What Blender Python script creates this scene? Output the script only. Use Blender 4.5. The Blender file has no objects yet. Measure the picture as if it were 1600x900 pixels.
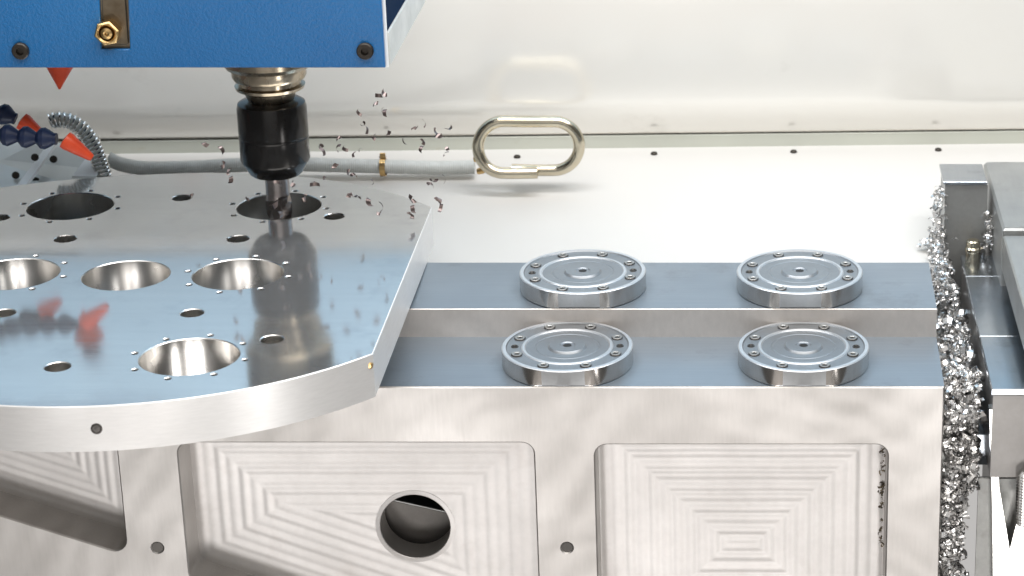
import bpy, bmesh, math, random
from mathutils import Vector, Matrix
from mathutils.geometry import tessellate_polygon
random.seed(7)
R = math.radians
S = bpy.context.scene
# ------------------------------------------------------------------ camera
TH = R(20.6); FP = 3720.0; H = 0.826; U0 = 1190.0
cam = bpy.data.cameras.new('camera'); co = bpy.data.objects.new('camera', cam); S.collection.objects.link(co)
cam.sensor_width = 36; cam.lens = FP/1600*36; cam.shift_x = (800-U0)/1600
cam.clip_start = .05; cam.clip_end = 50
cam.dof.use_dof = True; cam.dof.focus_distance = 2.17; cam.dof.aperture_fstop = 11
co.location = (0, 0, H); co.rotation_euler = (math.pi/2-TH, 0, 0)
S.camera = co
# ------------------------------------------------------------------ light
W = bpy.data.worlds.new('World'); S.world = W; W.use_nodes = True
W.node_tree.nodes['Background'].inputs[0].default_value = (1.0, .975, .95, 1)
W.node_tree.nodes['Background'].inputs[1].default_value = .52
def area(name, loc, target, sx, sy, power, col):
    l = bpy.data.lights.new(name, 'AREA'); l.shape = 'RECTANGLE'; l.size = sx; l.size_y = sy; l.energy = power; l.color = col
    o = bpy.data.objects.new(name, l); S.collection.objects.link(o); o.location = loc
    o.rotation_euler = (Vector(target)-Vector(loc)).to_track_quat('-Z', 'Y').to_euler()
    return o
area('machine_lamp', (.1, 1.25, 1.5), (0, 2.3, .1), 2.0, .5, 17, (1, .965, .91))
area('wall_wash_fill', (-.1, 2.0, 1.45), (-.1, 2.56, .75), 2.4, .25, 38, (.95, .97, 1))  # unseen light added to brighten the upper blue wall for its reflections
area('front_wall_fill', (-.2, .4, 1.3), (-.2, -1.35, -.4), 1.6, .5, 34, (1, .99, .96))  # unseen light added to brighten the front wall that the metal reflects
area('front_streak_light', (.22, -1.2, -1.42), (.16, 2, .1), .75, .78, 17, (1, .975, .95))  # unseen low panel added behind the camera for bright streaks in metal
area('rim_fill', (1.2, .3, -.75), (-.3, 1.95, 0), .5, .8, 9, (1, .98, .96))  # unseen light added to whiten the right part of the plate rim
area('left_streak_light', (-.98, -1.2, -1.42), (-.8, 2, .1), .75, .78, 17, (1, .985, .97))  # left twin of the streak panel, also added out of view
S.view_settings.view_transform = 'Standard'; S.view_settings.look = 'None'
S.view_settings.exposure = 0; S.view_settings.gamma = 1
S.render.engine = 'CYCLES'
S.cycles.max_bounces = 8

def ray(u, v):
    x = (u-U0)/FP; y = (450-v)/FP
    return Vector((x, math.cos(TH)+y*math.sin(TH), -math.sin(TH)+y*math.cos(TH)))
CP = Vector((0, 0, H))
def py(u, v, y):                       # a point of the plane Y = y
    d = ray(u, v); return CP+d*(y/d.y)
def pz(u, v, z):                       # a point of the plane Z = z
    d = ray(u, v); return CP+d*((z-H)/d.z)
# ------------------------------------------------------------------ objects
def mesh(verts, faces, smooth=True, angle=28):
    me = bpy.data.meshes.new('mesh'); me.from_pydata([tuple(v) for v in verts], [], faces)
    bm = bmesh.new(); bm.from_mesh(me); bmesh.ops.remove_doubles(bm, verts=bm.verts, dist=1e-7)
    bmesh.ops.recalc_face_normals(bm, faces=bm.faces); bm.to_mesh(me); bm.free()
    if smooth:
        for p in me.polygons: p.use_smooth = True
        me.set_sharp_from_angle(angle=R(angle))
    return me
def obj(name, me, mat, parent=None, loc=None, label=None):
    if isinstance(me, tuple): me = mesh(*me)
    o = bpy.data.objects.new(name, me); S.collection.objects.link(o); me.name = name
    if mat and not me.materials: me.materials.append(mat)
    if parent:
        o.parent = parent
        if loc is None: o.matrix_parent_inverse = Matrix.Translation(-root_loc(parent))
    if loc is not None: o.location = loc
    if label: o['label'] = label
    return o
def root_loc(o):
    v = Vector((0, 0, 0))
    while o is not None:
        v = v+Vector(o.location); o = o.parent if (o.parent and o.type != 'EMPTY') else None
    return v
def tag(o, label=None, cat=None, group=None, kind=None):
    for k, x in (('label', label), ('category', cat), ('group', group), ('kind', kind)):
        if x: o[k] = x
    return o
def thing(name, loc, label, cat, group=None):
    e = bpy.data.objects.new(name, None); S.collection.objects.link(e); e.location = loc; e.empty_display_size = .02
    return tag(e, label, cat, group)
def wpart(name, me, mat, root, label=None):     # part whose mesh is in world coordinates
    o = obj(name, me, mat, root, loc=-Vector(root.location) if root.type == 'EMPTY' else (0, 0, 0), label=label)
    return o
# ------------------------------------------------------------------ shapes
XY = lambda a, b, c: (a, b, c)
XZ = lambda a, b, c: (a, -c, b)         # c grows towards the camera
def offset(loop, d):                    # inward (towards the left of a ccw loop)
    n = len(loop); out = []
    for i in range(n):
        p, q, r = Vector(loop[i-1]), Vector(loop[i]), Vector(loop[(i+1) % n])
        a = (q-p).normalized(); b = (r-q).normalized()
        na = Vector((-a.y, a.x)); nb = Vector((-b.y, b.x)); m = na+nb
        k = 1+na.dot(nb); m = m/max(k, .3); out.append((q.x+m.x*d, q.y+m.y*d))
    return out
def sarea(l): return sum(l[i-1][0]*l[i][1]-l[i][0]*l[i-1][1] for i in range(len(l)))/2
def circ(x, y, r, n=24, r2=None): return [(x+r*math.cos(2*math.pi*i/n), y+(r2 or r)*math.sin(2*math.pi*i/n)) for i in range(n)]
def rpoly(pts, r, n=6):
    out = []; N = len(pts)
    rr = r if isinstance(r, (list, tuple)) else [r]*N
    for i in range(N):
        p, q, s = Vector(pts[i-1]), Vector(pts[i]), Vector(pts[(i+1) % N])
        if rr[i] <= 0: out.append(tuple(q)); continue
        a = (p-q).normalized(); b = (s-q).normalized(); ang = a.angle(b); t = rr[i]/math.tan(ang/2)
        c = q+(a+b).normalized()*(rr[i]/math.sin(ang/2)); A = q+a*t-c; B = q+b*t-c
        a0 = math.atan2(A.y, A.x); a1 = math.atan2(B.y, B.x); da = (a1-a0+math.pi) % (2*math.pi)-math.pi
        for k in range(n+1): out.append((c.x+rr[i]*math.cos(a0+da*k/n), c.y+rr[i]*math.sin(a0+da*k/n)))
    return out
def prism(outer, holes, c0, c1, ch=0, M=XY, back=True):
    """solid between c0 and c1 (c1 is the good side, chamfered), with through holes"""
    loops = []
    if sarea(outer) < 0: outer = outer[::-1]
    loops.append(outer)
    for h in holes: loops.append(h if sarea(h) < 0 else h[::-1])
    V, F = [], []
    def add(lp, c): b = len(V); V.extend(M(p[0], p[1], c) for p in lp); return b
    top = [offset(l, ch) if ch else l for l in loops]
    bt = [add(l, c1) for l in top]; bs = [add(l, c1-ch) for l in loops] if ch else bt
    bb = [add(l, c0) for l in loops]
    tri = tessellate_polygon([[Vector((p[0], p[1], 0)) for p in l] for l in top])
    idx = [b+i for b, l in zip(bt, top) for i in range(len(l))]
    F += [tuple(idx[i] for i in t) for t in tri]
    if back:
        tri = tessellate_polygon([[Vector((p[0], p[1], 0)) for p in l] for l in loops])
        idx = [b+i for b, l in zip(bb, loops) for i in range(len(l))]
        F += [tuple(idx[i] for i in t) for t in tri]
    for k, l in enumerate(loops):
        n = len(l)
        for i in range(n):
            j = (i+1) % n
            if ch: F.append((bt[k]+i, bt[k]+j, bs[k]+j, bs[k]+i))
            F.append((bs[k]+i, bs[k]+j, bb[k]+j, bb[k]+i))
    return V, F
def box(x0, x1, y0, y1, z0, z1, b=0.0008):
    v, f = prism([(x0, y0), (x1, y0), (x1, y1), (x0, y1)], [], z0, z1, b); return v, f
def lathe(prof, n=48, M=lambda x, y, z: (x, y, z)):
    V, F = [], []
    for r, z in prof:
        for i in range(n):
            a = 2*math.pi*i/n; V.append(M(r*math.cos(a), r*math.sin(a), z))
    for k in range(len(prof)-1):
        for i in range(n):
            j = (i+1) % n; F.append((k*n+i, k*n+j, (k+1)*n+j, (k+1)*n+i))
    if prof[0][0] > 1e-6: F.append(tuple(range(n)))
    if prof[-1][0] > 1e-6: F.append(tuple((len(prof)-1)*n+i for i in range(n)))
    return V, F
def spline(pts, step):
    P = [Vector(p) for p in pts]; P = [2*P[0]-P[1]]+P+[2*P[-1]-P[-2]]; o = []
    for i in range(1, len(P)-2):
        n = max(2, int((P[i+1]-P[i]).length/step))
        for k in range(n):
            t = k/n; a, b, c, d = P[i-1:i+3]
            o.append(.5*((2*b)+(c-a)*t+(2*a-5*b+4*c-d)*t*t+(3*b-a-3*c+d)*t**3))
    o.append(P[-2]); return o
def tube(path, rad, n=12, cap=True):
    V, F = [], []; ref = Vector((0, .2, 1)).normalized(); s = 0; m = len(path)
    for i, p in enumerate(path):
        t = (path[min(i+1, m-1)]-path[max(i-1, 0)]).normalized()
        if i: s += (p-path[i-1]).length
        a = ref-t*ref.dot(t); a.normalize(); b = t.cross(a); ref = a
        r = rad(s) if callable(rad) else rad
        for k in range(n): V.append(p+a*(r*math.cos(2*math.pi*k/n))+b*(r*math.sin(2*math.pi*k/n)))
    for i in range(m-1):
        for k in range(n): F.append((i*n+k, i*n+(k+1) % n, (i+1)*n+(k+1) % n, (i+1)*n+k))
    if cap: F += [tuple(range(n)), tuple((m-1)*n+k for k in range(n))]
    return V, F
def along(p0, p1):                      # matrix with local z from p0 to p1
    d = Vector(p1)-Vector(p0); q = d.to_track_quat('Z', 'Y'); return Matrix.Translation(p0) @ q.to_matrix().to_4x4()
def xf(vf, m): return [m @ Vector(v) for v in vf[0]], vf[1]
def join(*vfs):
    V, F = [], []
    for v, f in vfs:
        b = len(V); V += list(v); F += [tuple(i+b for i in q) for q in f]
    return V, F
# ------------------------------------------------------------------ materials
def base(name, col, rough, metal=0, spec=.5, coat=0):
    m = bpy.data.materials.new(name); m.use_nodes = True; nt = m.node_tree; p = nt.nodes['Principled BSDF']
    p.inputs['Base Color'].default_value = (*col, 1); p.inputs['Roughness'].default_value = rough
    p.inputs['Metallic'].default_value = metal; p.inputs['Specular IOR Level'].default_value = spec
    p.inputs['Coat Weight'].default_value = coat
    return m, nt, p
def N(nt, t, **k):
    n = nt.nodes.new(t)
    for a, b in k.items():
        if a in n.inputs: n.inputs[a].default_value = b
        else: setattr(n, a, b)
    return n
def coords(nt, scale, rot=(0, 0, 0), loc=(0, 0, 0)):
    g = nt.nodes.new('ShaderNodeNewGeometry'); mp = N(nt, 'ShaderNodeMapping')
    mp.inputs['Scale'].default_value = scale; mp.inputs['Rotation'].default_value = rot; mp.inputs['Location'].default_value = loc
    nt.links.new(g.outputs['Position'], mp.inputs[0]); return mp.outputs[0]
def noise(nt, vec, sc, det=4, ro=.6):
    n = N(nt, 'ShaderNodeTexNoise', Scale=sc, Detail=det, Roughness=ro); nt.links.new(vec, n.inputs['Vector']); return n.outputs['Fac']
def rng(nt, fac, a, b, lo=.3, hi=.7):
    r = nt.nodes.new('ShaderNodeMapRange'); r.inputs['From Min'].default_value = lo; r.inputs['From Max'].default_value = hi
    r.inputs['To Min'].default_value = a; r.inputs['To Max'].default_value = b; nt.links.new(fac, r.inputs['Value']); return r.outputs[0]
def mixc(nt, fac, a, b):
    m = nt.nodes.new('ShaderNodeMix'); m.data_type = 'RGBA'; nt.links.new(fac, m.inputs['Factor'])
    for s, c in (('A', a), ('B', b)):
        i = [x for x in m.inputs if x.name == s and x.type == 'RGBA'][0]
        if isinstance(c, tuple): i.default_value = (*c, 1)
        else: nt.links.new(c, i)
    return [x for x in m.outputs if x.type == 'RGBA'][0]
def bump(nt, p, fac, dist, st=1):
    b = N(nt, 'ShaderNodeBump', Strength=st, Distance=dist); nt.links.new(fac, b.inputs['Height'])
    if p.inputs['Normal'].links: nt.links.new(p.inputs['Normal'].links[0].from_socket, b.inputs['Normal'])
    nt.links.new(b.outputs[0], p.inputs['Normal'])
def metal(name, c1, c2, rough, rv=.1, scale=(1, 1, 1), streak=60, bd=.00006, rot=(0, 0, 0), big=7, arcs=None, smudge=None, mt=1):
    m, nt, p = base(name, c1, rough, mt)
    v = coords(nt, scale, rot); n1 = noise(nt, v, streak, 5, .65)
    n2 = noise(nt, coords(nt, (1, 1, 1)), big, 3, .55)
    c = mixc(nt, rng(nt, n2, 0, 1), c1, c2)
    c = mixc(nt, rng(nt, n1, .0, .22), c, tuple(x*.7 for x in c2))
    fac = n1
    if arcs:
        for (cx, cy, cz), sc, lo in arcs:
            w = N(nt, 'ShaderNodeTexWave', wave_type='RINGS', rings_direction='SPHERICAL', Scale=sc, Distortion=3, Detail=4)
            w.inputs['Detail Scale'].default_value = 3
            nt.links.new(coords(nt, (1, 1, 1), loc=(-cx, -cy, -cz)), w.inputs['Vector'])
            n3 = noise(nt, coords(nt, (1, 1, 1), loc=(cx*3, 1, cz)), 5, 2)
            mu = N(nt, 'ShaderNodeMath', operation='MULTIPLY'); nt.links.new(w.outputs['Fac'], mu.inputs[0]); nt.links.new(rng(nt, n3, 0, 1, .42, .6), mu.inputs[1])
            c = mixc(nt, rng(nt, mu.outputs[0], 0, lo, 0, 1), c, tuple(min(1, x*1.25) for x in c1))
    if smudge:
        n4 = noise(nt, coords(nt, (1, 1, 1), loc=(3, 2, 1)), 16, 5, .7)
        c = mixc(nt, rng(nt, n4, 0, .55, .56, .7), c, smudge)
    nt.links.new(c, p.inputs['Base Color'])
    nt.links.new(rng(nt, n2, rough-rv/2, rough+rv), p.inputs['Roughness'])
    bump(nt, p, fac, bd)
    return m
def paint(name, c1, c2, rough, big=5, peel=0, pd=.0001, metalness=0, coat=0, dirt=None, dsc=30):
    m, nt, p = base(name, c1, rough, metalness, coat=coat)
    n2 = noise(nt, coords(nt, (1, 1, 1)), big, 4)
    c = mixc(nt, rng(nt, n2, 0, 1), c1, c2)
    if dirt:
        n4 = noise(nt, coords(nt, (1, 1, 1.6), loc=(1, 2, 3)), dsc, 6, .75)
        c = mixc(nt, rng(nt, n4, 0, .5, .6, .72), c, dirt)
    nt.links.new(c, p.inputs['Base Color'])
    nt.links.new(rng(nt, n2, rough*.85, rough*1.25), p.inputs['Roughness'])
    if peel: bump(nt, p, noise(nt, coords(nt, (1, 1, 1)), peel, 3), pd)
    return m
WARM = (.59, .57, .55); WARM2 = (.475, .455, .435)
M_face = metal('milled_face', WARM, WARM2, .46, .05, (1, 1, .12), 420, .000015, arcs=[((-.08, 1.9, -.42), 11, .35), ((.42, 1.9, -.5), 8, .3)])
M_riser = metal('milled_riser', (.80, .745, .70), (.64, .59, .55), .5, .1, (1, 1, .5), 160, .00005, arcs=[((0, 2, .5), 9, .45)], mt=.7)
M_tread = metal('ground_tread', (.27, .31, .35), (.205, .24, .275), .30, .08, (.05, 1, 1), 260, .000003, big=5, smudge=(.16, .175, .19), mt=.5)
M_plate = metal('polished_plate', (.77, .775, .77), (.72, .73, .735), .058, .025, (.03, 1, 1), 160, .0000005, big=3, smudge=(.55, .56, .57), mt=.88)
M_edge = metal('plate_edge', (.86, .85, .84), (.78, .77, .76), .40, .08, (.15, .15, 1), 500, .00002, big=9, mt=.4)
M_bore = metal('bored_wall', (.82, .80, .77), (.66, .64, .61), .26, .08, (1, 1, .04), 260, .00004, big=20)
M_pocket = metal('pocket_floor', (.65, .63, .615), (.59, .57, .555), .46, .04, (1, 1, 1), 90, .00001, big=6, smudge=(.52, .49, .47))
M_disc = metal('disc_steel', (.29, .305, .32), (.235, .245, .255), .40, .06, (1, 1, 1), 300, .000005, big=14, mt=.7)
M_land = metal('disc_land', (.60, .62, .64), (.53, .545, .56), .36, .06, (1, 1, 1), 300, .000005, big=14, mt=.7)
M_rim = metal('disc_rim', (.74, .70, .66), (.52, .49, .46), .20, .05, (1, 1, .05), 220, .00002, big=22)
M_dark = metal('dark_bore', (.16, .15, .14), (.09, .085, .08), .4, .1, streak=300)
M_steel = metal('grey_steel', (.36, .362, .35), (.27, .272, .265), .36, .1, (1, .1, 1), 200, .00006, big=9, smudge=(.18, .18, .16), mt=.5)
M_jaw = metal('jaw_steel', (.52, .56, .60), (.44, .48, .53), .2, .08, (1, .04, 1), 220, .00003, big=9, smudge=(.25, .27, .29))
M_jawf = metal('jaw_front', (.29, .28, .27), (.22, .21, .205), .42, .08, streak=120, bd=.00001, mt=.7)
M_chrome = metal('bright_metal', (.86, .85, .83), (.7, .69, .67), .12, .08, streak=120, bd=.0001)
M_chip = metal('swarf', (.95, .94, .93), (.75, .74, .73), .22, .1, streak=200, bd=.0003, big=60)
M_fly = metal('flying_chip', (.32, .255, .24), (.19, .15, .14), .35, .1, streak=200)
M_nickel = metal('nickel_tube', (.66, .60, .47), (.55, .49, .37), .17, .06, streak=200, bd=.00002, big=30)
M_spindle = metal('spindle_nose', (.50, .43, .33), (.28, .23, .17), .25, .08, (1, 1, .1), 200, big=25)
M_black = metal('black_holder', (.035, .033, .032), (.02, .019, .019), .17, .08, (1, 1, .05), 150, .00003, big=30, mt=.6)
M_tool = metal('cutter', (.42, .38, .37), (.28, .25, .25), .25, .08, streak=160)
M_brass = metal('brass', (.72, .50, .24), (.55, .36, .15), .28, .08, streak=160, big=60)
M_lever = metal('oily_lever', (.22, .19, .14), (.12, .09, .06), .4, .1, streak=60, big=40, smudge=(.05, .035, .02))
M_screw = metal('blackened_screw', (.05, .042, .035), (.03, .025, .02), .4, .1, mt=.7)
M_white = paint('white_enamel', (.85, .83, .785), (.83, .81, .76), .15, 3, 0, metalness=.28, dirt=(.62, .60, .55), dsc=3)
M_pan = paint('white_tray', (.55, .535, .51), (.53, .515, .49), .42, 3, 0, metalness=.05)
M_strip = paint('greenish_ledge', (.52, .53, .465), (.47, .48, .42), .35, 8, metalness=.1, dirt=(.42, .38, .28), dsc=14)
M_blue = paint('blue_paint', (.003, .11, .31), (.007, .135, .36), .33, 6, 420, .0007, coat=.3)
M_bluew = paint('light_blue_wall', (.36, .52, .65), (.31, .47, .61), .4, 3)
M_navy = paint('navy_paint', (.003, .015, .045), (.005, .02, .055), .9, 9); M_navy.node_tree.nodes['Principled BSDF'].inputs['Specular IOR Level'].default_value = .08
M_groove_shade = paint('groove_shade', (.30, .30, .25), (.25, .25, .21), .6, 9)  # dark olive paints the shade along the foot of the wall
M_under = paint('light_blue_underside', (.42, .62, .77), (.4, .58, .74), .5, 6)
M_trim = paint('grey_trim', (.62, .63, .61), (.50, .51, .49), .4, 30, dirt=(.3, .3, .28))
M_wht = paint('white_edge', (.85, .86, .86), (.8, .8, .8), .4)
M_lnavy = paint('navy_plastic', (.003, .011, .045), (.005, .016, .06), .45, 60)
M_lor = paint('orange_plastic', (.80, .085, .02), (.68, .06, .015), .38, 60)
M_hose = paint('grey_conduit', (.52, .53, .51), (.44, .45, .43), .4, 60)
M_bed = paint('bed_white', (.66, .64, .62), (.58, .56, .54), .5, 5)
M_red = paint('red_paint', (.55, .06, .05), (.5, .05, .04), .5, 5)
M_guardd = paint('dark_enclosure', (.09, .09, .087), (.06, .06, .06), .5, 5)
M_guard = paint('guard_grey', (.62, .635, .62), (.54, .555, .54), .35, 9, metalness=.2, dirt=(.4, .41, .4), dsc=10)

nt = M_plate.node_tree; p = nt.nodes['Principled BSDF']          # brushed lines in the polish
q1 = noise(nt, coords(nt, (.02, 1, 1)), 420, 6, .7); q2 = noise(nt, coords(nt, (1, 1, 1)), 9, 4, .6)
ml = N(nt, 'ShaderNodeMath', operation='ADD'); nt.links.new(rng(nt, q1, 0, .05, .4, .7), ml.inputs[0]); nt.links.new(rng(nt, q2, .06, .115, .4, .65), ml.inputs[1])
nt.links.new(ml.outputs[0], p.inputs['Roughness'])
# ------------------------------------------------------------------ key planes
YF = 1.9585; ZF0 = -.0045; YS = 2.067; Z1 = .0313; YB = pz(900, 410, Z1).y
TP = .0395; GAP = .001; ZP0 = Z1+GAP; ZP = ZP0+TP
XL, XR = -1.0, .1632
# ------------------------------------------------------------------ setting
def struct(name, vf, mat): return tag(obj(name, vf, mat), kind='structure')
def profile(pts, x0, x1, rotz, pivot, n=1):
    V = []; c, s = math.cos(rotz), math.sin(rotz); F = []
    for i in range(n+1):
        x = x0+(x1-x0)*i/n
        for (y, z) in pts: V.append((pivot[0]+(x-pivot[0])*c-(y-pivot[1])*s, pivot[1]+(x-pivot[0])*s+(y-pivot[1])*c, z))
    m = len(pts)
    for i in range(n):
        for k in range(m-1): F.append((i*m+k, i*m+k+1, (i+1)*m+k+1, (i+1)*m+k))
    return V, F
YW = 2.535; PV = (-.45, 2.53); WR = R(2.2); YT = 2.548
zt0 = py(600, 236, YT).z; zt1 = py(600, 216, YT).z
zc = .075
bx0, bx1 = pz(1477, 283, zc).x, pz(1544, 283, zc).x
by0, by1 = pz(1500, 283, zc).y, pz(1500, 256, zc).y
YK = by1+.004; ZK = zt0-.035+.034*(YK-2.21)/(YT-.004-2.21)
struct('tray_panel', join(profile([(YK, ZK), (YT-.004, zt0-.001), (YT, zt0)], -1.6, 1.3, WR, PV), profile([(2.19, zt0-.06), (2.21, zt0-.035), (YK, ZK)], -1.6, bx0-.012, WR, PV)), M_pan)
struct('gap_floor', box(bx0-.02, 1.0, 2.0, YK, -.10, -.07, 0), M_jaw)
struct('wall_ledge', profile([(YT, zt0), (YT, zt1-.001), (YT+.001, zt1)], -1.6, 1.3, WR, PV), M_strip)
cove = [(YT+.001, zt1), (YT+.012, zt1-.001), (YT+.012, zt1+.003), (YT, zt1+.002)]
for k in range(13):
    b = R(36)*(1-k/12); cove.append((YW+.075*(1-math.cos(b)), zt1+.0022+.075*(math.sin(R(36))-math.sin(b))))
ZB = .227
cove += [(YW, ZB+.05)]
struct('shade_groove', profile(cove[:4], -1.6, 1.3, WR, PV), M_groove_shade)  # groove coloured dark to stand for shade
struct('back_wall', profile(cove[3:], -1.6, 1.3, WR, PV), M_white)
struct('upper_wall', profile([(YW+.02, ZB), (YW-.003, ZB), (YW-.003, 1.5)], -1.6, 1.3, WR, PV), M_bluew)
struct('machine_bed', ([(-3, -2, -2.3), (3, -2, -2.3), (3, 3, -2.3), (-3, 3, -2.3)], [(0, 1, 2, 3)]), M_bed)
struct('left_wall', box(-1.75, -1.7, -1.3, 2.6, -2.3, 1.2, 0), M_guardd)
struct('right_wall', box(1.35, 1.4, -1.3, 2.6, -2.3, 1.2, 0), M_guardd)
struct('front_wall', box(-1.7, 1.35, -1.4, -1.35, -2.3, 1.5, 0), M_bed)
struct('red_streak_card', box(-.48, -.27, -1.2, -1.1, -2.3, -.98, .01), M_red)  # unseen red post added behind the camera for pink streaks in metal

# panel screws in the tray
def screw_small(): return lathe([(0, .0012), (.0012, .0012), (.0016, .0022), (.0030, .0022), (.0038, .001), (.0038, 0)], 16)
sm = mesh(*screw_small())
def on_tray(u, v):
    d = ray(u, v); z = (zt0-.006)
    for _ in range(8):
        p = pz(u, v, z); y = p.y-(p.x-PV[0])*math.tan(WR); t = (y-2.21)/(YT-.004-2.21); z = zt0-.035+.034*t
    return pz(u, v, z)
for i, (u, v, w) in enumerate([(174, 248, 'at the left end, by the coiled sleeve'), (598, 246, 'just above the brass clip'), (808, 246, 'seen through the oval loop'),
                             (1022, 241, 'first to the right of the oval loop'), (1240, 238, 'midway between loop and grey block'), (1466, 235, 'above the small grey block')]):
    o = obj('screw', sm, M_screw); o.location = on_tray(u, v)+Vector((0, 0, .0002)); tag(o, 'dark screw head on the white sheet '+w, 'screw', 'screws along the top of the white sheet')

# ------------------------------------------------------------------ big block
blk = thing('machined_block', (-.1, YF, -.3), 'large milled aluminium block with stepped top and pockets in its front face', 'metal block')
PD = .043
def f2(u, v): p = py(u, v, YF); return (p.x, p.z)
pk1 = rpoly([f2(-300, 640), (f2(199, 860)[0], f2(0, 640)[1]), f2(199, 867), f2(-300, 712)], .011)
x2l = f2(283, 760)[0]; x2r = f2(836, 760)[0]; zt = f2(0, 692)[1]
pk2 = rpoly([(x2l, zt), (x2r, zt), (x2r, f2(0, 1085)[1]), (x2l, f2(0, 905)[1])], [.011]*4)
x3l = f2(931, 760)[0]; x3r = f2(1386, 760)[0]; zt3 = f2(0, 695)[1]
pk3 = rpoly([(x3l, zt3), (x3r, zt3), (x3r, f2(0, 1090)[1]), (x3l, f2(0, 1090)[1])], .011)
ths = [f2(246, 856), f2(886, 856)]
zf = ZF0
front = [(XL, -.42), (XR, -.42), (XR, zf), (XL, zf)]
fv = prism(front, [pk1, pk2, pk3]+[circ(x, z, .0052, 20) for x, z in ths], -YF-PD, -YF, .0012, XZ, back=False)
wpart('front_face', fv, M_face, blk)
hv = []
for x, z in ths:      # threaded holes: ribbed tube and a bottom
    pr = []
    for k in range(14): pr += [(.0050, -.0014*k-.001), (.0043, -.0014*k-.0017)]
    pr += [(.0043, -.022), (0, -.024)]
    t = thing if False else None
    wpart('threaded_hole', lathe(pr, 20, lambda a, b, c, x=x, z=z: (x+a, YF-c, z+b)), M_dark, blk)
# steps (treads with tiny lip so that edges catch light)
def strip(pts, x0, x1): return profile(pts, x0, x1, 0, (0, 0))
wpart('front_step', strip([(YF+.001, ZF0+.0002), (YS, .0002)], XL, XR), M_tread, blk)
ZL = Z1-.003
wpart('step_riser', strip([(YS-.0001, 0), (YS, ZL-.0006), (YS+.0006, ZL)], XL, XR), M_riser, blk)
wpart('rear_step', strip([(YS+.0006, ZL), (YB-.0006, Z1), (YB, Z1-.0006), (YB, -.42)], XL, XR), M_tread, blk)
wpart('end_face', ([(XR-.0004, YF+.002, -.42), (XR-.0004, YB, -.42), (XR-.0004, YB, Z1), (XR-.0004, YS, ZL), (XR-.0004, YS, 0), (XR-.0004, YF+.001, ZF0)], [(0, 1, 2, 3, 4, 5)]), M_face, blk)
# pocket floors with stepped tool-path ridges
def poly_dist(poly, x, z):
    d = 9
    n = len(poly)
    for i in range(n):
        (ax, az), (bx, bz) = poly[i], poly[(i+1) % n]
        ex, ez = bx-ax, bz-az; L = math.hypot(ex, ez); d = min(d, abs(ex*(z-az)-ez*(x-ax))/L)
    return d
def floor_mesh(poly, pitch, amp, hole=None, y=YF+PD, step=.0014, clip=None, wob=.25):
    xs = [p[0] for p in poly]; zs = [p[1] for p in poly]
    x0, x1, z0, z1 = min(xs)-.004, max(xs)+.004, min(zs)-.002, max(zs)+.004
    if clip: x0 = max(x0, clip)
    nx = int((x1-x0)/step); nz = int((z1-z0)/step); V = []; F = []; k = {}
    for j in range(nz+1):
        for i in range(nx+1):
            x = x0+i*step; z = z0+j*step
            d = poly_dist(poly, x, z)+.0006*wob*math.sin(x*60+z*90)
            t = (d/pitch) % 1; lv = math.floor(d/pitch)
            h = amp*(.5-.5*math.cos(2*math.pi*t))**.8*(.8+.2*math.sin(d*300))
            V.append((x, y-h, z))
    for j in range(nz):
        for i in range(nx):
            if hole and math.hypot(x0+(i+.5)*step-hole[0], z0+(j+.5)*step-hole[1]) < hole[2]: continue
            a = j*(nx+1)+i; F.append((a, a+1, a+nx+2, a+nx+1))
    return V, F, True, 80
hp = py(649, 822, YF+PD); hr = 54/FP*(ray(649, 822).normalized().dot(Vector((0, 0, 0))) or 1)
depth = (hp-CP).dot(Vector((0, math.cos(TH), -math.sin(TH)))); hr = 54.5/FP*depth
def corner(poly4): return poly4
P1 = [f2(-300, 600), (f2(199, 860)[0], f2(0, 600)[1]), f2(199, 867), f2(-300, 712)]
P2 = [(x2l, zt), (x2r, zt), (x2r, f2(0, 1085)[1]), (x2l, f2(0, 905)[1])]
P3 = [(x3l, zt3), (x3r, zt3), (x3r, f2(0, 1062)[1]), (x3l, f2(0, 1062)[1])]
wpart('pocket_floor', floor_mesh(P1, .0085, .00028, clip=-.9), M_pocket, blk, 'floor of the shadowed left pocket, partly under the round plate')
wpart('pocket_floor', floor_mesh(P2, .0105, .00034, (hp.x, hp.z, hr*1.06)), M_pocket, blk, 'floor of the middle pocket with the round bore through it')
wpart('pocket_floor', floor_mesh(P3, .0112, .00055), M_pocket, blk, 'floor of the right pocket with nested square tool marks')
mp_ = lambda a, b, c: (hp.x+a, YF+PD-c, hp.z+b)
wpart('bore', lathe([(hr*1.14, -.001), (hr*1.14, .0006), (hr*1.02, .0012), (hr, .0006), (hr, -.028)][0:5], 56, mp_), M_pocket, blk)
b = bpy.data.objects['bore'].data; bm = bmesh.new(); bm.from_mesh(b)
bmesh.ops.delete(bm, geom=[f for f in bm.faces if len(f.verts) > 4], context='FACES_ONLY'); bm.to_mesh(b); bm.free()
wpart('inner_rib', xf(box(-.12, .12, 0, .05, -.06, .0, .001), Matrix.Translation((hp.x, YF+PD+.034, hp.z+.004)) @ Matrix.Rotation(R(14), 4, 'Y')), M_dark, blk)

wpart('rib_edge', xf(box(-.12, .12, -.001, .001, .0005, .0016, .0002), Matrix.Translation((hp.x, YF+PD+.033, hp.z+.004)) @ Matrix.Rotation(R(14), 4, 'Y')), M_steel, blk)
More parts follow.
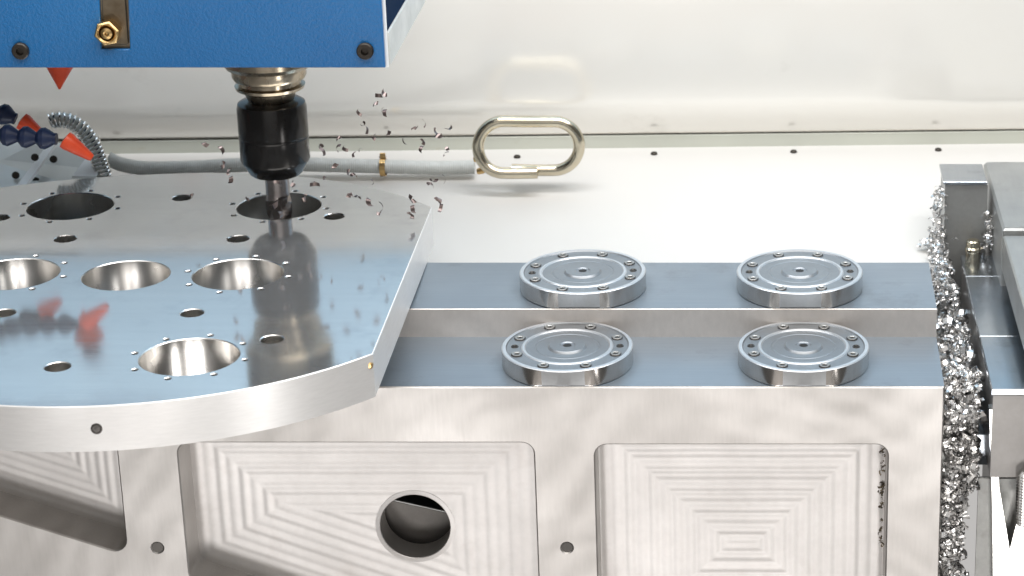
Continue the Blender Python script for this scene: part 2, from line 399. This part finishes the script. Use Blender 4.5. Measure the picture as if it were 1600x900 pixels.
# ------------------------------------------------------------------ round plate
cx, cy, RP = -.5625, 2.042, .304; XC = -.3262
pl = thing('round_plate', (cx, cy, ZP0), 'big polished round plate with a straight right side, bored with large and small holes', 'metal plate')
outer = []; a0 = math.acos((XC-cx)/RP)
for k in range(161):
    a = a0+(2*math.pi-2*a0)*k/160; r = RP
    d = math.degrees(a)
    if 95 < d < 230: r += .05*math.sin(math.pi*(d-95)/135)**2
    outer.append((cx+r*math.cos(a), cy+r*math.sin(a)))
def tp(u, v): p = pz(u, v, ZP); return p.x, p.y, (p-CP).dot(Vector((0, math.cos(TH), -math.sin(TH))))
holes = []
big = [(110, 322, 66, 1), (436, 322, 65, 1), (197, 430, 67, 0), (372, 428, 70, 1), (20, 428, 71, 1), (296, 557, 77, 1)]
tiny = []
for u, v, w, sc in big:
    x, y, d = tp(u, v); r = w/FP*d; holes.append(circ(x, y, r, 56))
    if sc:
        for k in range(8): a = R(22.5+14)+k*math.pi/4; tiny.append((x+r*1.17*math.cos(a), y+r*1.17*math.sin(a)))
for u, v, w in [(284, 309, 15), (522, 338, 16), (102, 373, 17.5), (372, 373, 17), (0, 340, 15), (300, 489, 18), (425, 530, 18), (90, 573, 20), (6, 489, 18)]:
    x, y, d = tp(u, v); holes.append(circ(x, y, w/FP*d, 22))
holes += [circ(x, y, .0027, 10) for x, y in tiny]
V, F = prism(outer, holes, ZP0, ZP, .0008)
me = mesh(V, F)
for m_ in (M_plate, M_edge, M_bore): me.materials.append(m_)
for p in me.polygons:
    n = p.normal; c = p.center
    if n.z > .9: p.material_index = 0
    else:
        rr = math.hypot(c.x-cx, c.y-cy)
        edge = rr > RP-.003 or abs(c.x-XC) < .001
        p.material_index = 1 if edge else 2
o = obj('plate_body', me, None, pl, loc=-Vector(pl.location))
pe = pz(154, 670, ZP-TP*.5)
# bolt hole in the rim
aa = math.atan2(py(154, 670, 1.74).y-cy, py(154, 670, 1.745).x-cx)
q = Vector((cx+RP*math.cos(aa), cy+RP*math.sin(aa), (ZP+ZP0)/2)); inn = Vector((-math.cos(aa), -math.sin(aa), 0))
wpart('rim_screw', xf(lathe([(.0046, -.0003), (.0046, .0004), (.0036, .0006), (.0030, .0002), (.0012, .0002), (0, .0006)], 20), along(q, q-inn)), M_dark, pl)
wpart('corner_pin', xf(lathe([(.003, 0), (.003, .004), (.0018, .005), (0, .005)], 12), along(Vector((XC-.003, 1.8515, ZP-.010)), Vector((XC-.003, 1.8, ZP-.010)))), M_brass, pl)

# ------------------------------------------------------------------ discs
RD = .0598; HD = .0175
def build_disc():
    t = thing('flange_disc', (0, 0, 0), 'x', 'metal disc', 'round discs on the block steps')
    r = RD
    prof = [(r*.985, 0), (r, .001), (r, HD-.0008), (r-.0008, HD), (r*.935, HD), (r*.92, HD-.0011), (r*.70, HD-.0011), (r*.685, HD-.0002), (r*.65, HD-.0002), (r*.635, HD-.0013), (r*.50, HD-.0013),
            (r*.49, HD-.0016), (r*.47, HD-.0016), (r*.46, HD-.0013), (r*.30, HD-.0013), (r*.285, HD-.0002), (r*.27, HD+.0006), (r*.12, HD+.0006), (r*.105, HD-.0001), (r*.065, HD-.0001), (r*.06, HD-.005), (0, HD-.005)]
    V, F = lathe(prof, 96)
    V = [Vector(v) for v in V]
    for v in V:
        if v.z < .002: v.y = max(v.y, -(RD-.0078))      # relief that clears the step's edge
    me = mesh(V, F, True, 25); me.materials.append(M_disc); me.materials.append(M_rim); me.materials.append(M_land)
    for p in me.polygons:
        if abs(p.normal.z) < .3 and math.hypot(p.center.x, p.center.y) > r*.95: p.material_index = 1
        elif .93 < math.hypot(p.center.x, p.center.y)/r or .64 < math.hypot(p.center.x, p.center.y)/r < .695: p.material_index = 2
    b = obj('disc_body', me, None, t, loc=(0, 0, 0))
    # bottom relief at the front edge so that it stays on the step
    bo = mesh(*lathe([(.0020, .0002), (.0020, .0009), (.0026, .0015), (.0037, .0015), (.0042, .001), (.0042, -.0002), (0, -.0002)][::-1] + [(0, .0002)], 20)); bo.materials.append(M_steel); bo.materials.append(M_dark)
    bo.transform(Matrix.Diagonal((1.25, 1.25, 1, 1)))
    for p in bo.polygons:
        if math.hypot(p.center.x, p.center.y) > .0042 or math.hypot(p.center.x, p.center.y) < .0019: p.material_index = 1  # outer ring and socket coloured dark for the shade of recesses
    for a in (67, 113, 23, 157, -23, -157, -67, -113):
        o = obj('bolt', bo, M_steel, t, loc=(r*.81*math.cos(R(a)), r*.81*math.sin(R(a)), HD-.0011)); 
    hl = mesh(*lathe([(0, 0), (.0016, 0), (.0022, .0009), (.0031, .0009), (.0035, 0)], 16))
    for a in (0, 180): obj('pin', hl, M_dark, t, loc=(r*.80*math.cos(R(a)), 0, HD-.0011))
    return t
def copy_tree(o, parent=None):
    c = o.copy(); S.collection.objects.link(c); c.parent = parent
    for ch in o.children: copy_tree(ch, c)
    return c
d0 = build_disc()
spots = [(884, 550, 0, 'round steel disc on the front step, close to the big round plate'),
         (1256, 549, 0, 'round steel disc on the front step, near the right end by the metal chips'),
         (908, 434, 1, 'round steel disc on the rear step, behind the disc nearest the big plate'),
         (1250, 434, 1, 'round steel disc on the rear step, right one, with white sheet behind')]
for i, (u, v, rear, lab) in enumerate(spots):
    o = d0 if i == 0 else copy_tree(d0)
    y0, z0, y1, z1 = (YS, ZL, YB, Z1) if rear else (YF, ZF0, YS, 0)
    tl = math.atan2(z1-z0, y1-y0); p = pz(u, v, (z0+z1)/2+HD); y = max(p.y, y0+RD-.0068)
    o.location = (p.x, y, z0+(y-y0)*math.tan(tl*.4)+.0004); o['label'] = lab
    o.rotation_mode = 'XYZ'; o.rotation_euler = (tl*.4, 0, 0)
    for ch in o.children:
        if ch.name.startswith(('bolt', 'pin')):
            q_ = Matrix.Rotation(R([1, -2, 3, 0][i]), 3, 'Z') @ Vector(ch.location); ch.location = q_

# ------------------------------------------------------------------ spindle
hx, hy, _ = tp(436, 322)
hs = thing('spindle_housing', (-.8, 2.12, .245), 'blue painted spindle head cover with brass hex bolt and dark screws', 'machine cover')
YP = 2.12
def h2(u, v): p = py(u, v, YP); return (p.x, p.z)
zb = h2(300, 106)[1]; xr = h2(599, 60)[0]
slot = rpoly([h2(152, -60), h2(198, -60), h2(203, 77), h2(158, 77)], [.012, .012, .0008, .0008])
wpart('front_panel', prism([(-1.1, zb), (xr, zb), (xr, .40), (-1.1, .40)], [slot], -YP-.006, -YP, .0009, XZ, back=False), M_blue, hs)
wpart('panel_edge', prism([(-1.1, zb-.0012), (xr+.0022, zb-.0012), (xr+.0022, .40), (-1.1, .40)], [], -YP-.0062-.004, -YP-.0062, .0003, XZ), M_wht, hs)
wpart('housing_body', box(-1.1, xr-.002, YP+.0105, 2.37, .35, .395, .002), M_navy, hs)
wpart('side_panel', box(xr-.0018, xr+.0012, YP+.0105, 2.37, zb+.001, .395, .0005), M_navy, hs)

wpart('side_trim', box(xr+.0013, xr+.0035, YP+.0105, 2.37, zb, zb+.031, .0005), M_trim, hs)
lv = py(175, 20, YP+.003)
wpart('slot_backing', prism(rpoly([h2(151, -60), h2(199, -60), h2(204, 78), h2(157, 78)], .001), [], -YP-.0056, -YP-.0045, .0, XZ), M_lever, hs)
wpart('lever', prism(rpoly([h2(155, -70), h2(190, -70), h2(197, 30), h2(200, 70), h2(176, 72), h2(160, 30)], .002), [], -YP-.0044, -YP-.0015, .0006, XZ), M_lever, hs)
hc = py(166, 53, YP-.010)
hexp = [(hc.x+.0118*math.cos(R(12+60*k)), hc.z+.0118*math.sin(R(12+60*k))) for k in range(6)]
bolt = wpart('hex_bolt', prism(rpoly(hexp, .0008, 2), [circ(hc.x, hc.z, .0072, 24)], -YP-.004, -YP+.010, .0012, XZ), M_brass, hs)
o = obj('bolt_center', lathe([(.0072, -.006), (.0060, -.0035), (.0052, -.0005), (.0028, .0006), (.0016, .0002), (.0012, -.002), (0, -.002)], 24, lambda a, b, c: (hc.x+a, YP-.010-c, hc.z+b)), M_brass)
o.parent = bolt
for u, v, m_, lb in ((33, 79, M_screw, None), (571, 79, M_screw, None)):
    c = py(u, v, YP)
    hexr = lathe([(.0078, -.001), (.0078, .0035), (.0068, .0045), (.0036, .0045), (.0034, .001), (0, .001)], 28, lambda a, b, q_, c=c: (c.x+a, YP-q_, c.z+b))
    wpart('socket_screw', hexr, m_, hs)
sp = thing('tool_holder', (hx, hy, .098), 'black cylindrical tool holder in the spindle with the cutter entering a plate hole', 'tool holder')
T = lambda pr, n=64: lathe(pr, n, lambda a, b, c: (hx+a, hy+b, c))
zb0 = py(436, 268, hy).z
wpart('collet_nut', T([(.0235, zb0-.002), (.026, zb0), (.0325, zb0+.011), (.0338, zb0+.014), (.0338, zb0+.036), (.0332, zb0+.037), (.0332, zb0+.038), (.0338, zb0+.039), (.0338, zb0+.066), (.0325, zb0+.071), (.029, zb0+.073), (.021, zb0+.074)]), M_black, sp)
wpart('spindle_nose', T([(.022, zb0+.073), (.024, zb0+.079), (.026, zb0+.083), (.033, zb0+.086), (.034, zb0+.089), (.030, zb0+.0905), (.030, zb0+.0945), (.0345, zb0+.096), (.036, zb0+.099), (.036, zb0+.106), (.041, zb0+.108), (.044, zb0+.112), (.046, zb0+.255)]), M_spindle, sp)
pr = [(.0125, zb0-.0005), (.0125, zb0-.006)]
V, F = [], []
n, m = 32, 26
for j in range(m+1):
    z = zb0+.002-(zb0+.002-(ZP0+.012))*j/m
    for i in range(n):
        a = 2*math.pi*i/n; r = .0118
        if z < ZP+.012: r = .0112+.0016*max(0, math.cos(2*(a-z*90)))**.5 if math.cos(2*(a-z*90)) > 0 else .0098
        V.append((hx+r*math.cos(a), hy+r*math.sin(a), z))
for j in range(m):
    for i in range(n): F.append((j*n+i, j*n+(i+1) % n, (j+1)*n+(i+1) % n, (j+1)*n+i))
F.append(tuple(m*n+i for i in range(n)))
wpart('cutter', (V, F), M_tool, sp)

# ------------------------------------------------------------------ oval loop and hoses
YLp = 2.43
L = lambda u, v, dy=0: py(u, v, YLp+dy)
path = []
def arc(uc, vc, ru, rv, a0, a1, n=14):
    return [(uc+ru*math.cos(R(a0+(a1-a0)*k/n)), vc-rv*math.sin(R(a0+(a1-a0)*k/n))) for k in range(n+1)]
px = [(840, 270), (815, 270.5)]+arc(787, 230, 40, 40.5, 270, 90)[0:]+[(826, 190)]+arc(866, 228, 39, 38, 90, -90)+[(830, 266), (800, 265)]
n = len(px); pts = []
for i, (u, v) in enumerate(px): pts.append(L(u, v, -.006 if i < 3 else -.006+.014*(i-2)/(n-3)))
pth = [pts[0]]+[p for p in pts[1:] if True]
lp = thing('oval_loop', L(826, 275), 'oval loop of bent nickel-plated tube standing in front of the white wall', 'metal tube')
wpart('bent_tube', tube(spline(pth, .004), .0063, 16), M_nickel, lp)
for u, v in ((746, 248), (751, 267)):
    c = L(u, v, .004); wpart('fitting', xf(lathe([(0, -.004), (.0028, -.004), (.0036, -.002), (.0036, .003), (.0024, .005), (0, .005)], 12), along(c, c+Vector((1, 0, .2)))), M_brass, lp)
def rib(r, p, a): return lambda s: r+a*math.sin(2*math.pi*s/p)
hpz = [(168, 247), (190, 257), (230, 263), (300, 262), (370, 258), (440, 256), (520, 258), (600, 260), (680, 262), (742, 261)]
t = tag(obj('conduit', tube(spline([py(u, v, 2.462+.012*(i/9)) for i, (u, v) in enumerate(hpz)], .00045), rib(.0078, .0020, .0002), 14), M_hose), 'thin ribbed grey conduit running along the wall behind the tool holder', 'conduit')
cl = py(599, 261, 2.471)
cp_ = thing('pipe_clip', cl, 'small brass clip holding the grey conduit under a dark screw', 'clip')
wpart('band', xf(lathe([(.0093, -.003), (.0102, -.003), (.0102, .003), (.0093, .003), (.0093, -.003)], 20), along(cl, cl+Vector((1, 0, 0)))), M_brass, cp_)
wpart('tab', box(cl.x-.003, cl.x+.003, cl.y-.001, cl.y+.001, cl.z+.009, cl.z+.016, .0003), M_brass, cp_)
cs = [(78, 190), (92, 186), (112, 190), (130, 203), (143, 222), (152, 243), (158, 262), (163, 276)]
cpth = spline([py(u, v, 2.40+.002*i) for i, (u, v) in enumerate(cs)], .0006)
sl = thing('coiled_sleeve', cpth[-1], 'silver coiled spring sleeve arching behind the orange nozzles', 'flexible hose')
V = []
co_ = []
s = 0; ref = Vector((0, 1, 0))
wpart('inner_hose', tube(cpth, .0068, 12), M_hose, sl)
for i, p in enumerate(cpth):
    tt = (cpth[min(i+1, len(cpth)-1)]-cpth[max(i-1, 0)]).normalized(); a = ref-tt*ref.dot(tt); a.normalize(); b = tt.cross(a)
    if i: s += (p-cpth[i-1]).length
    co_.append((p, a, b, s))
hel = []
tot = co_[-1][3]; turns = int(tot/.0044)
for k in range(turns*14):
    ss = tot*k/(turns*14); i = min(range(len(co_)), key=lambda q_: abs(co_[q_][3]-ss)); p, a, b, _ = co_[i]
    an = 2*math.pi*k/14; hel.append(p+a*.0082*math.cos(an)+b*.0082*math.sin(an))
wpart('coil', tube(hel, .0013, 6), M_chrome, sl)

# coolant nozzles
def bead(): return [(.0055, 0), (.0098, .004), (.0105, .008), (.0085, .012), (.0056, .0165), (.0056, .019)]
def nozzle(px, tip, wtip, y, label, wb=1, name='coolant_nozzle'):
    pts = [py(u, v, y) for u, v in px]; tp_ = py(*tip, y)
    t = thing(name, pts[0], label, 'nozzle', 'segmented coolant nozzles')
    p = spline(pts, .001); s = 0; last = 0; 
    for i in range(1, len(p)):
        s += (p[i]-p[i-1]).length
        if s-last >= .0165:
            last = s; j = max(0, i-16)
            wpart('segment', xf(lathe(bead(), 20), along(p[j], p[i])), M_lnavy, t)
    L_ = (tp_-pts[-1]).length
    wpart('nozzle_tip', xf(lathe([(.004, 0), (.0085*wb, .001), (.0088*wb, .005), (.0078*wb, .009), (wtip+.001, L_*.93), (wtip, L_), (wtip*.6, L_), (wtip*.6, L_-.006), (0, L_-.006)], 24), along(pts[-1], tp_)), M_lor, t)
nozzle([(-140, 175), (-90, 200), (-40, 206), (10, 211), (60, 216), (100, 217)], (144, 247), .0030, 2.157, 'navy segmented coolant hose with orange tip, the lower and longer of two at left')
nozzle([(-140, 120), (-80, 140), (-30, 162), (5, 179), (32, 188)], (66, 210), .0030, 2.20, 'navy segmented coolant hose with orange tip, the upper one partly behind the other')
nozzle([(93, 58), (93, 64), (93, 76), (93, 88)], (93, 139), .0012, 2.25, 'orange conical nozzle pointing straight down under the blue cover', 1.75)

# left guard
g = thing('sheet_guard', pz(40, 280, .06), 'light grey folded sheet guard behind the round plate at the left edge', 'sheet metal guard')
A = [py(-160, 205, 2.46), py(76, 214, 2.46), py(160, 262, 2.44), py(150, 300, 2.38), py(-160, 330, 2.36)]
def slab(pts, t):
    m = Vector((0, 0, 0)); n_ = (pts[1]-pts[0]).cross(pts[2]-pts[0]).normalized()
    V = list(pts)+[p+n_*t for p in pts]; k = len(pts)
    return V, [tuple(range(k)), tuple(range(2*k-1, k-1, -1))]+[(i, (i+1) % k, (i+1) % k+k, i+k) for i in range(k)]
wpart('guard_sheet', slab(A, .002), M_guard, g)
B = [py(26, 296, 2.365), py(80, 224, 2.44), py(92, 224, 2.435), py(40, 296, 2.36)]
wpart('fold', slab(B, -.003), M_wht, g)
C_ = [py(112, 278, 2.395), py(136, 246, 2.43), py(158, 262, 2.425), py(150, 278, 2.395)]
wpart('corner_flap', slab(C_, -.003), M_wht, g)
for u, v in ((55, 246), (84, 249), (25, 274), (57, 283)):
    c = py(u, v, 2.40); wpart('screw', xf(lathe([(.004, 0), (.004, .002), (.003, .003), (0, .003)], 14), along(c, c+Vector((0, -1, .5)))), M_screw, g)

# ------------------------------------------------------------------ right side: jaw and blocks
jx = pz(1550, 610, .0).x
jw = thing('vise_jaw', (jx+.1, YF, -.3), 'blue-grey steel jaw with smooth top beside the chip-filled gap', 'vise jaw')
yj = [pz(1550, 609, 0).y, pz(1520, 525, 0).y, pz(1510, 431, 0).y, pz(1500, 398, 0).y]
for a in range(3):
    wpart('top_segment', box(jx, .45, yj[a]+.0004, yj[a+1]-.0002, -.005, 0-.0003*a, .0009), M_jaw, jw)
wpart('jaw_body', box(jx+.0015, .45, yj[0]+.0016, yj[3]-.001, -.086, -.0052, .001), M_jawf, jw)
wpart('jaw_web', box(jx+.030, .45, yj[0]+.03, yj[3]-.001, -.42, -.0861, .001), M_dark, jw)
# bright tapered ribs below the jaw
def rb(u): return [py(a, b, yj[0]+.004) for a, b in u]
wpart('tapered_rib', slab(rb([(1546, 640), (1556, 640), (1561, 760), (1578, 862), (1588, 1000), (1553, 1000), (1551, 800)]), .012), M_chrome, jw)
wpart('tapered_rib', slab(rb([(1593, 800), (1640, 900), (1640, 1000), (1565, 1000), (1576, 866)]), .010), M_chrome, jw)
wpart('base_plate', box(jx-.006, jx+.034, yj[0]+.03, yj[0]+.034, -.42, -.10, .001), M_steel, jw)
tb = py(1606, 715, yj[0]-.006)
th = thing('threaded_stud', tb+Vector((0, 0, -.06)), 'bright threaded stud at the right edge below the steel jaw', 'threaded rod')
prf = [(0, -.045)]
for k in range(18): prf += [(.0082, -.045+k*.0028), (.0094, -.0436+k*.0028)]
prf += [(.0075, .0062), (.006, .008), (0, .008)]
wpart('thread', lathe(prf, 24, lambda a, b, c: (tb.x+a, tb.y+b, tb.z-.02+c)), M_chrome, th)
# small grey block at the back
gb = thing('clamp_block', (bx0, by0, 0), 'small grey steel block with chips clinging to its left side, against the white sheet', 'metal block')
wpart('block_body', box(bx0, bx1, by0, by1, -.1, zc-.0031, .0008), M_steel, gb)
wpart('cap', box(bx0-.002, bx1-.001, by0-.0015, by1, zc-.003, zc, .0006), M_jaw, gb)
cc = py(1520, 396, by0-.02)
st = thing('round_stud', cc, 'short round steel stud in front of the small grey block', 'stud')
wpart('shaft', lathe([(.0075, -.03), (.0075, .002), (.0082, .003), (.0082, .006), (.0070, .0075), (.0070, .0135), (.006, .0145), (0, .0145)], 24, lambda a, b, c: (cc.x+a, cc.y+b, cc.z+c)), M_nickel, st)
zr = .060
rx = pz(1567, 358, zr).x; ry0 = pz(1567, 357, zr).y; ry1 = pz(1541, 252, zr).y
rl = thing('guide_rail', (rx, ry0, -.1), 'worn grey rail block at the right edge behind the jaw', 'rail')
wpart('rail_section', prism(rpoly([(rx, ry0), (.6, ry0), (.6, ry1), (rx, ry1)], [.002, 0, 0, .006]), [], -.1, zr, .0025), M_steel, rl, 'upper grey-green section farther from the camera')
zr2 = zr-.006
wpart('rail_section', prism([(pz(1567, 366, zr2).x, 1.99), (.6, 1.99), (.6, ry0-.003), (pz(1567, 366, zr2).x, ry0-.003)], [], .018, zr2, .0016), M_steel, rl, 'lower section nearer the camera')

# ------------------------------------------------------------------ chips
def curl(r, turns, w, pitch, n=10, taper=.6):
    V, F = [], []
    for k in range(n+1):
        a = 2*math.pi*turns*k/n; rr = r*(1-taper*k/n)
        c = Vector((rr*math.cos(a), rr*math.sin(a), pitch*k/n)); d = Vector((.25*math.cos(a), .25*math.sin(a), 1)).normalized()*w/2
        V += [c-d, c+d]
    for k in range(n): F.append((2*k, 2*k+1, 2*k+3, 2*k+2))
    return V, F
fly = [(910,248),(882,262),(866,296),(800,349),(897,342),(903,358),(800,403),(812,424),(925,448),(865,465),(1050,412),(1075,408),(1205,422),(1160,434),(1150,468),(1010,488),(1085,490),(1070,525),(1188,522),(1193,550),(690,515),(722,505),(600,512),(600,548),(795,520),(760,545),(685,475),(612,640),(680,605),(740,630),(762,648),(590,680),(570,672),(840,682),(465,695),(525,722),(845,765),(865,822),(728,735),(758,750),(1030,745),(1035,808),(1040,835),(1165,650),(1130,660),(1110,695),(1145,752),(1158,782),(68,490),(142,530),(148,605),(185,638),(170,662),(265,745),(530,765),(385,690),(400,790),(412,815),(0,745),(875,800)]
cms = [mesh(*curl(.0022, .55, .0026, .002, 8)), mesh(*curl(.0028, .4, .0022, .001, 8)), mesh(*curl(.0016, .9, .0024, .003, 8)), mesh(*curl(.0036, .3, .0018, .001, 8))]
for me in cms: me.materials.append(M_fly)
for i, (a, b) in enumerate(fly):
    u, v = 300+a/3, 60+b/3
    y = 2.12+random.uniform(-.05, .06)
    if v > 290 and u < 660: y = min(y, pz(u, v, ZP+.008).y)
    o = obj('metal_chip', cms[i % 4], None, loc=py(u, v, y)); o.rotation_euler = [random.uniform(0, 6) for _ in range(3)]; k = random.uniform(1.3, 2.1); o.scale = (k, k, k)
    if u < 420: tag(o, 'tiny dark chip thrown up left of the cutter', 'metal chip', 'chips thrown left of the cutter')
    elif v < 250: tag(o, 'tiny dark chip flying right of the tool holder against the white wall', 'metal chip', 'chips flying up in front of the wall')
    else: tag(o, 'tiny dark chip flying low right of the cutter over the round plate', 'metal chip', 'chips flying low over the round plate')
# swarf heap
core = []
def heap_pt():
    y = random.uniform(1.955, 2.33); x = random.uniform(XR+.003, jx-.009); return x, y
V, F = [], []
def addcurl(p, s):
    global V, F
    if random.random() < .16: s *= 1.7
    if random.random() < .3: s *= .6
    v, f = curl(random.uniform(.0022, .0045)*s, random.uniform(.5, 1.6), random.uniform(.0015, .004)*s, random.uniform(.001, .007)*s, random.randint(7, 12), random.uniform(-.2, .6))
    q = Matrix.Translation(p) @ Matrix.Rotation(random.uniform(0, 6.3), 4, 'Z') @ Matrix.Rotation(random.uniform(0, 3.1), 4, 'X')
    b = len(V); V += [q @ a for a in v]; F += [tuple(i+b for i in x) for x in f]
def ztop(x, y):
    t = (y-YF)/.35; return -.016+.010*math.sin(y*60+x*40)+.006*math.sin(y*140)-.006*t
for k in range(1700):
    x, y = heap_pt(); addcurl(Vector((x, y, ztop(x, y)-abs(random.gauss(0, .008)))), 1)
for k in range(1300):
    z = random.uniform(-.26, -.012); w = jx-.009 if z > -.11 else XR+.020
    addcurl(Vector((random.uniform(XR+.003, w), YF+.006+abs(random.gauss(0, .006))+max(0, z+.06)*.1, z)), 1)
# hanging strand by the small block
for k in range(110):
    z = random.uniform(-.02, .070); sp_ = .003 if z > .02 else .007
    addcurl(Vector((bx0-.006+random.gauss(0, sp_)-.004*(z < .01), by0-.008+random.gauss(0, .004), z)), .75)
for k in range(200):
    y = random.uniform(2.17, 2.31); addcurl(Vector((bx0-.011+random.gauss(0, .005), y, .004+.10*(y-2.19)+random.gauss(0, .005))), .85)
for k in range(60): addcurl(Vector((bx1+random.gauss(.001, .004), by0-.012+random.gauss(0, .006), random.uniform(-.02, .045))), .8)
me = mesh(V, F); me.materials.append(M_chip)
tag(obj('metal_shavings', me, None), 'heap of bright curled shavings filling the gap between block and jaw', 'shavings', kind='stuff')
# heap core (packed shavings)
nx, ny = 8, 60; V = []; F = []
for j in range(ny+1):
    for i in range(nx+1):
        x = XR+(jx-.011-XR)*i/nx; y = YF+.012+.34*j/ny; V.append((x, y, ztop(x, y)-.008+random.uniform(-.003, .003)))
b0 = len(V)
for j in range(40):
    for i in range(nx+1):
        x = XR+((jx-.011 if j < 9 else XR+.019)-XR)*i/nx; V.append((x, YF+.012+random.uniform(-.003, .003), -.03-.39*j/39))
for j in range(ny):
    for i in range(nx): a = j*(nx+1)+i; F.append((a, a+1, a+nx+2, a+nx+1))
for j in range(39):
    for i in range(nx): a = b0+j*(nx+1)+i; F.append((a, a+1, a+nx+2, a+nx+1))
for i in range(nx): F.append((i, i+1, b0+i+1, b0+i))
tag(obj('packed_shavings', (V, F, False), M_steel), 'packed dull shavings underneath the bright curls in the gap', 'shavings', kind='stuff')
# dirt chips at the edge of the right pocket
V, F = [], []
for k in range(60):
    z = f2(1380, random.choice([710, 730, 765, 770, 790, 820, 835, 850])+random.uniform(-8, 8))[1]
    addcurl(Vector((x3r-.003-abs(random.gauss(0, .0016)), YF+.001+abs(random.gauss(0, .002)), z)), .38)
me = mesh(V, F); me.materials.append(M_lever)
tag(obj('oily_fines', me, None), 'dark oily fines stuck along the right rim of the right pocket', 'shavings', kind='stuff')
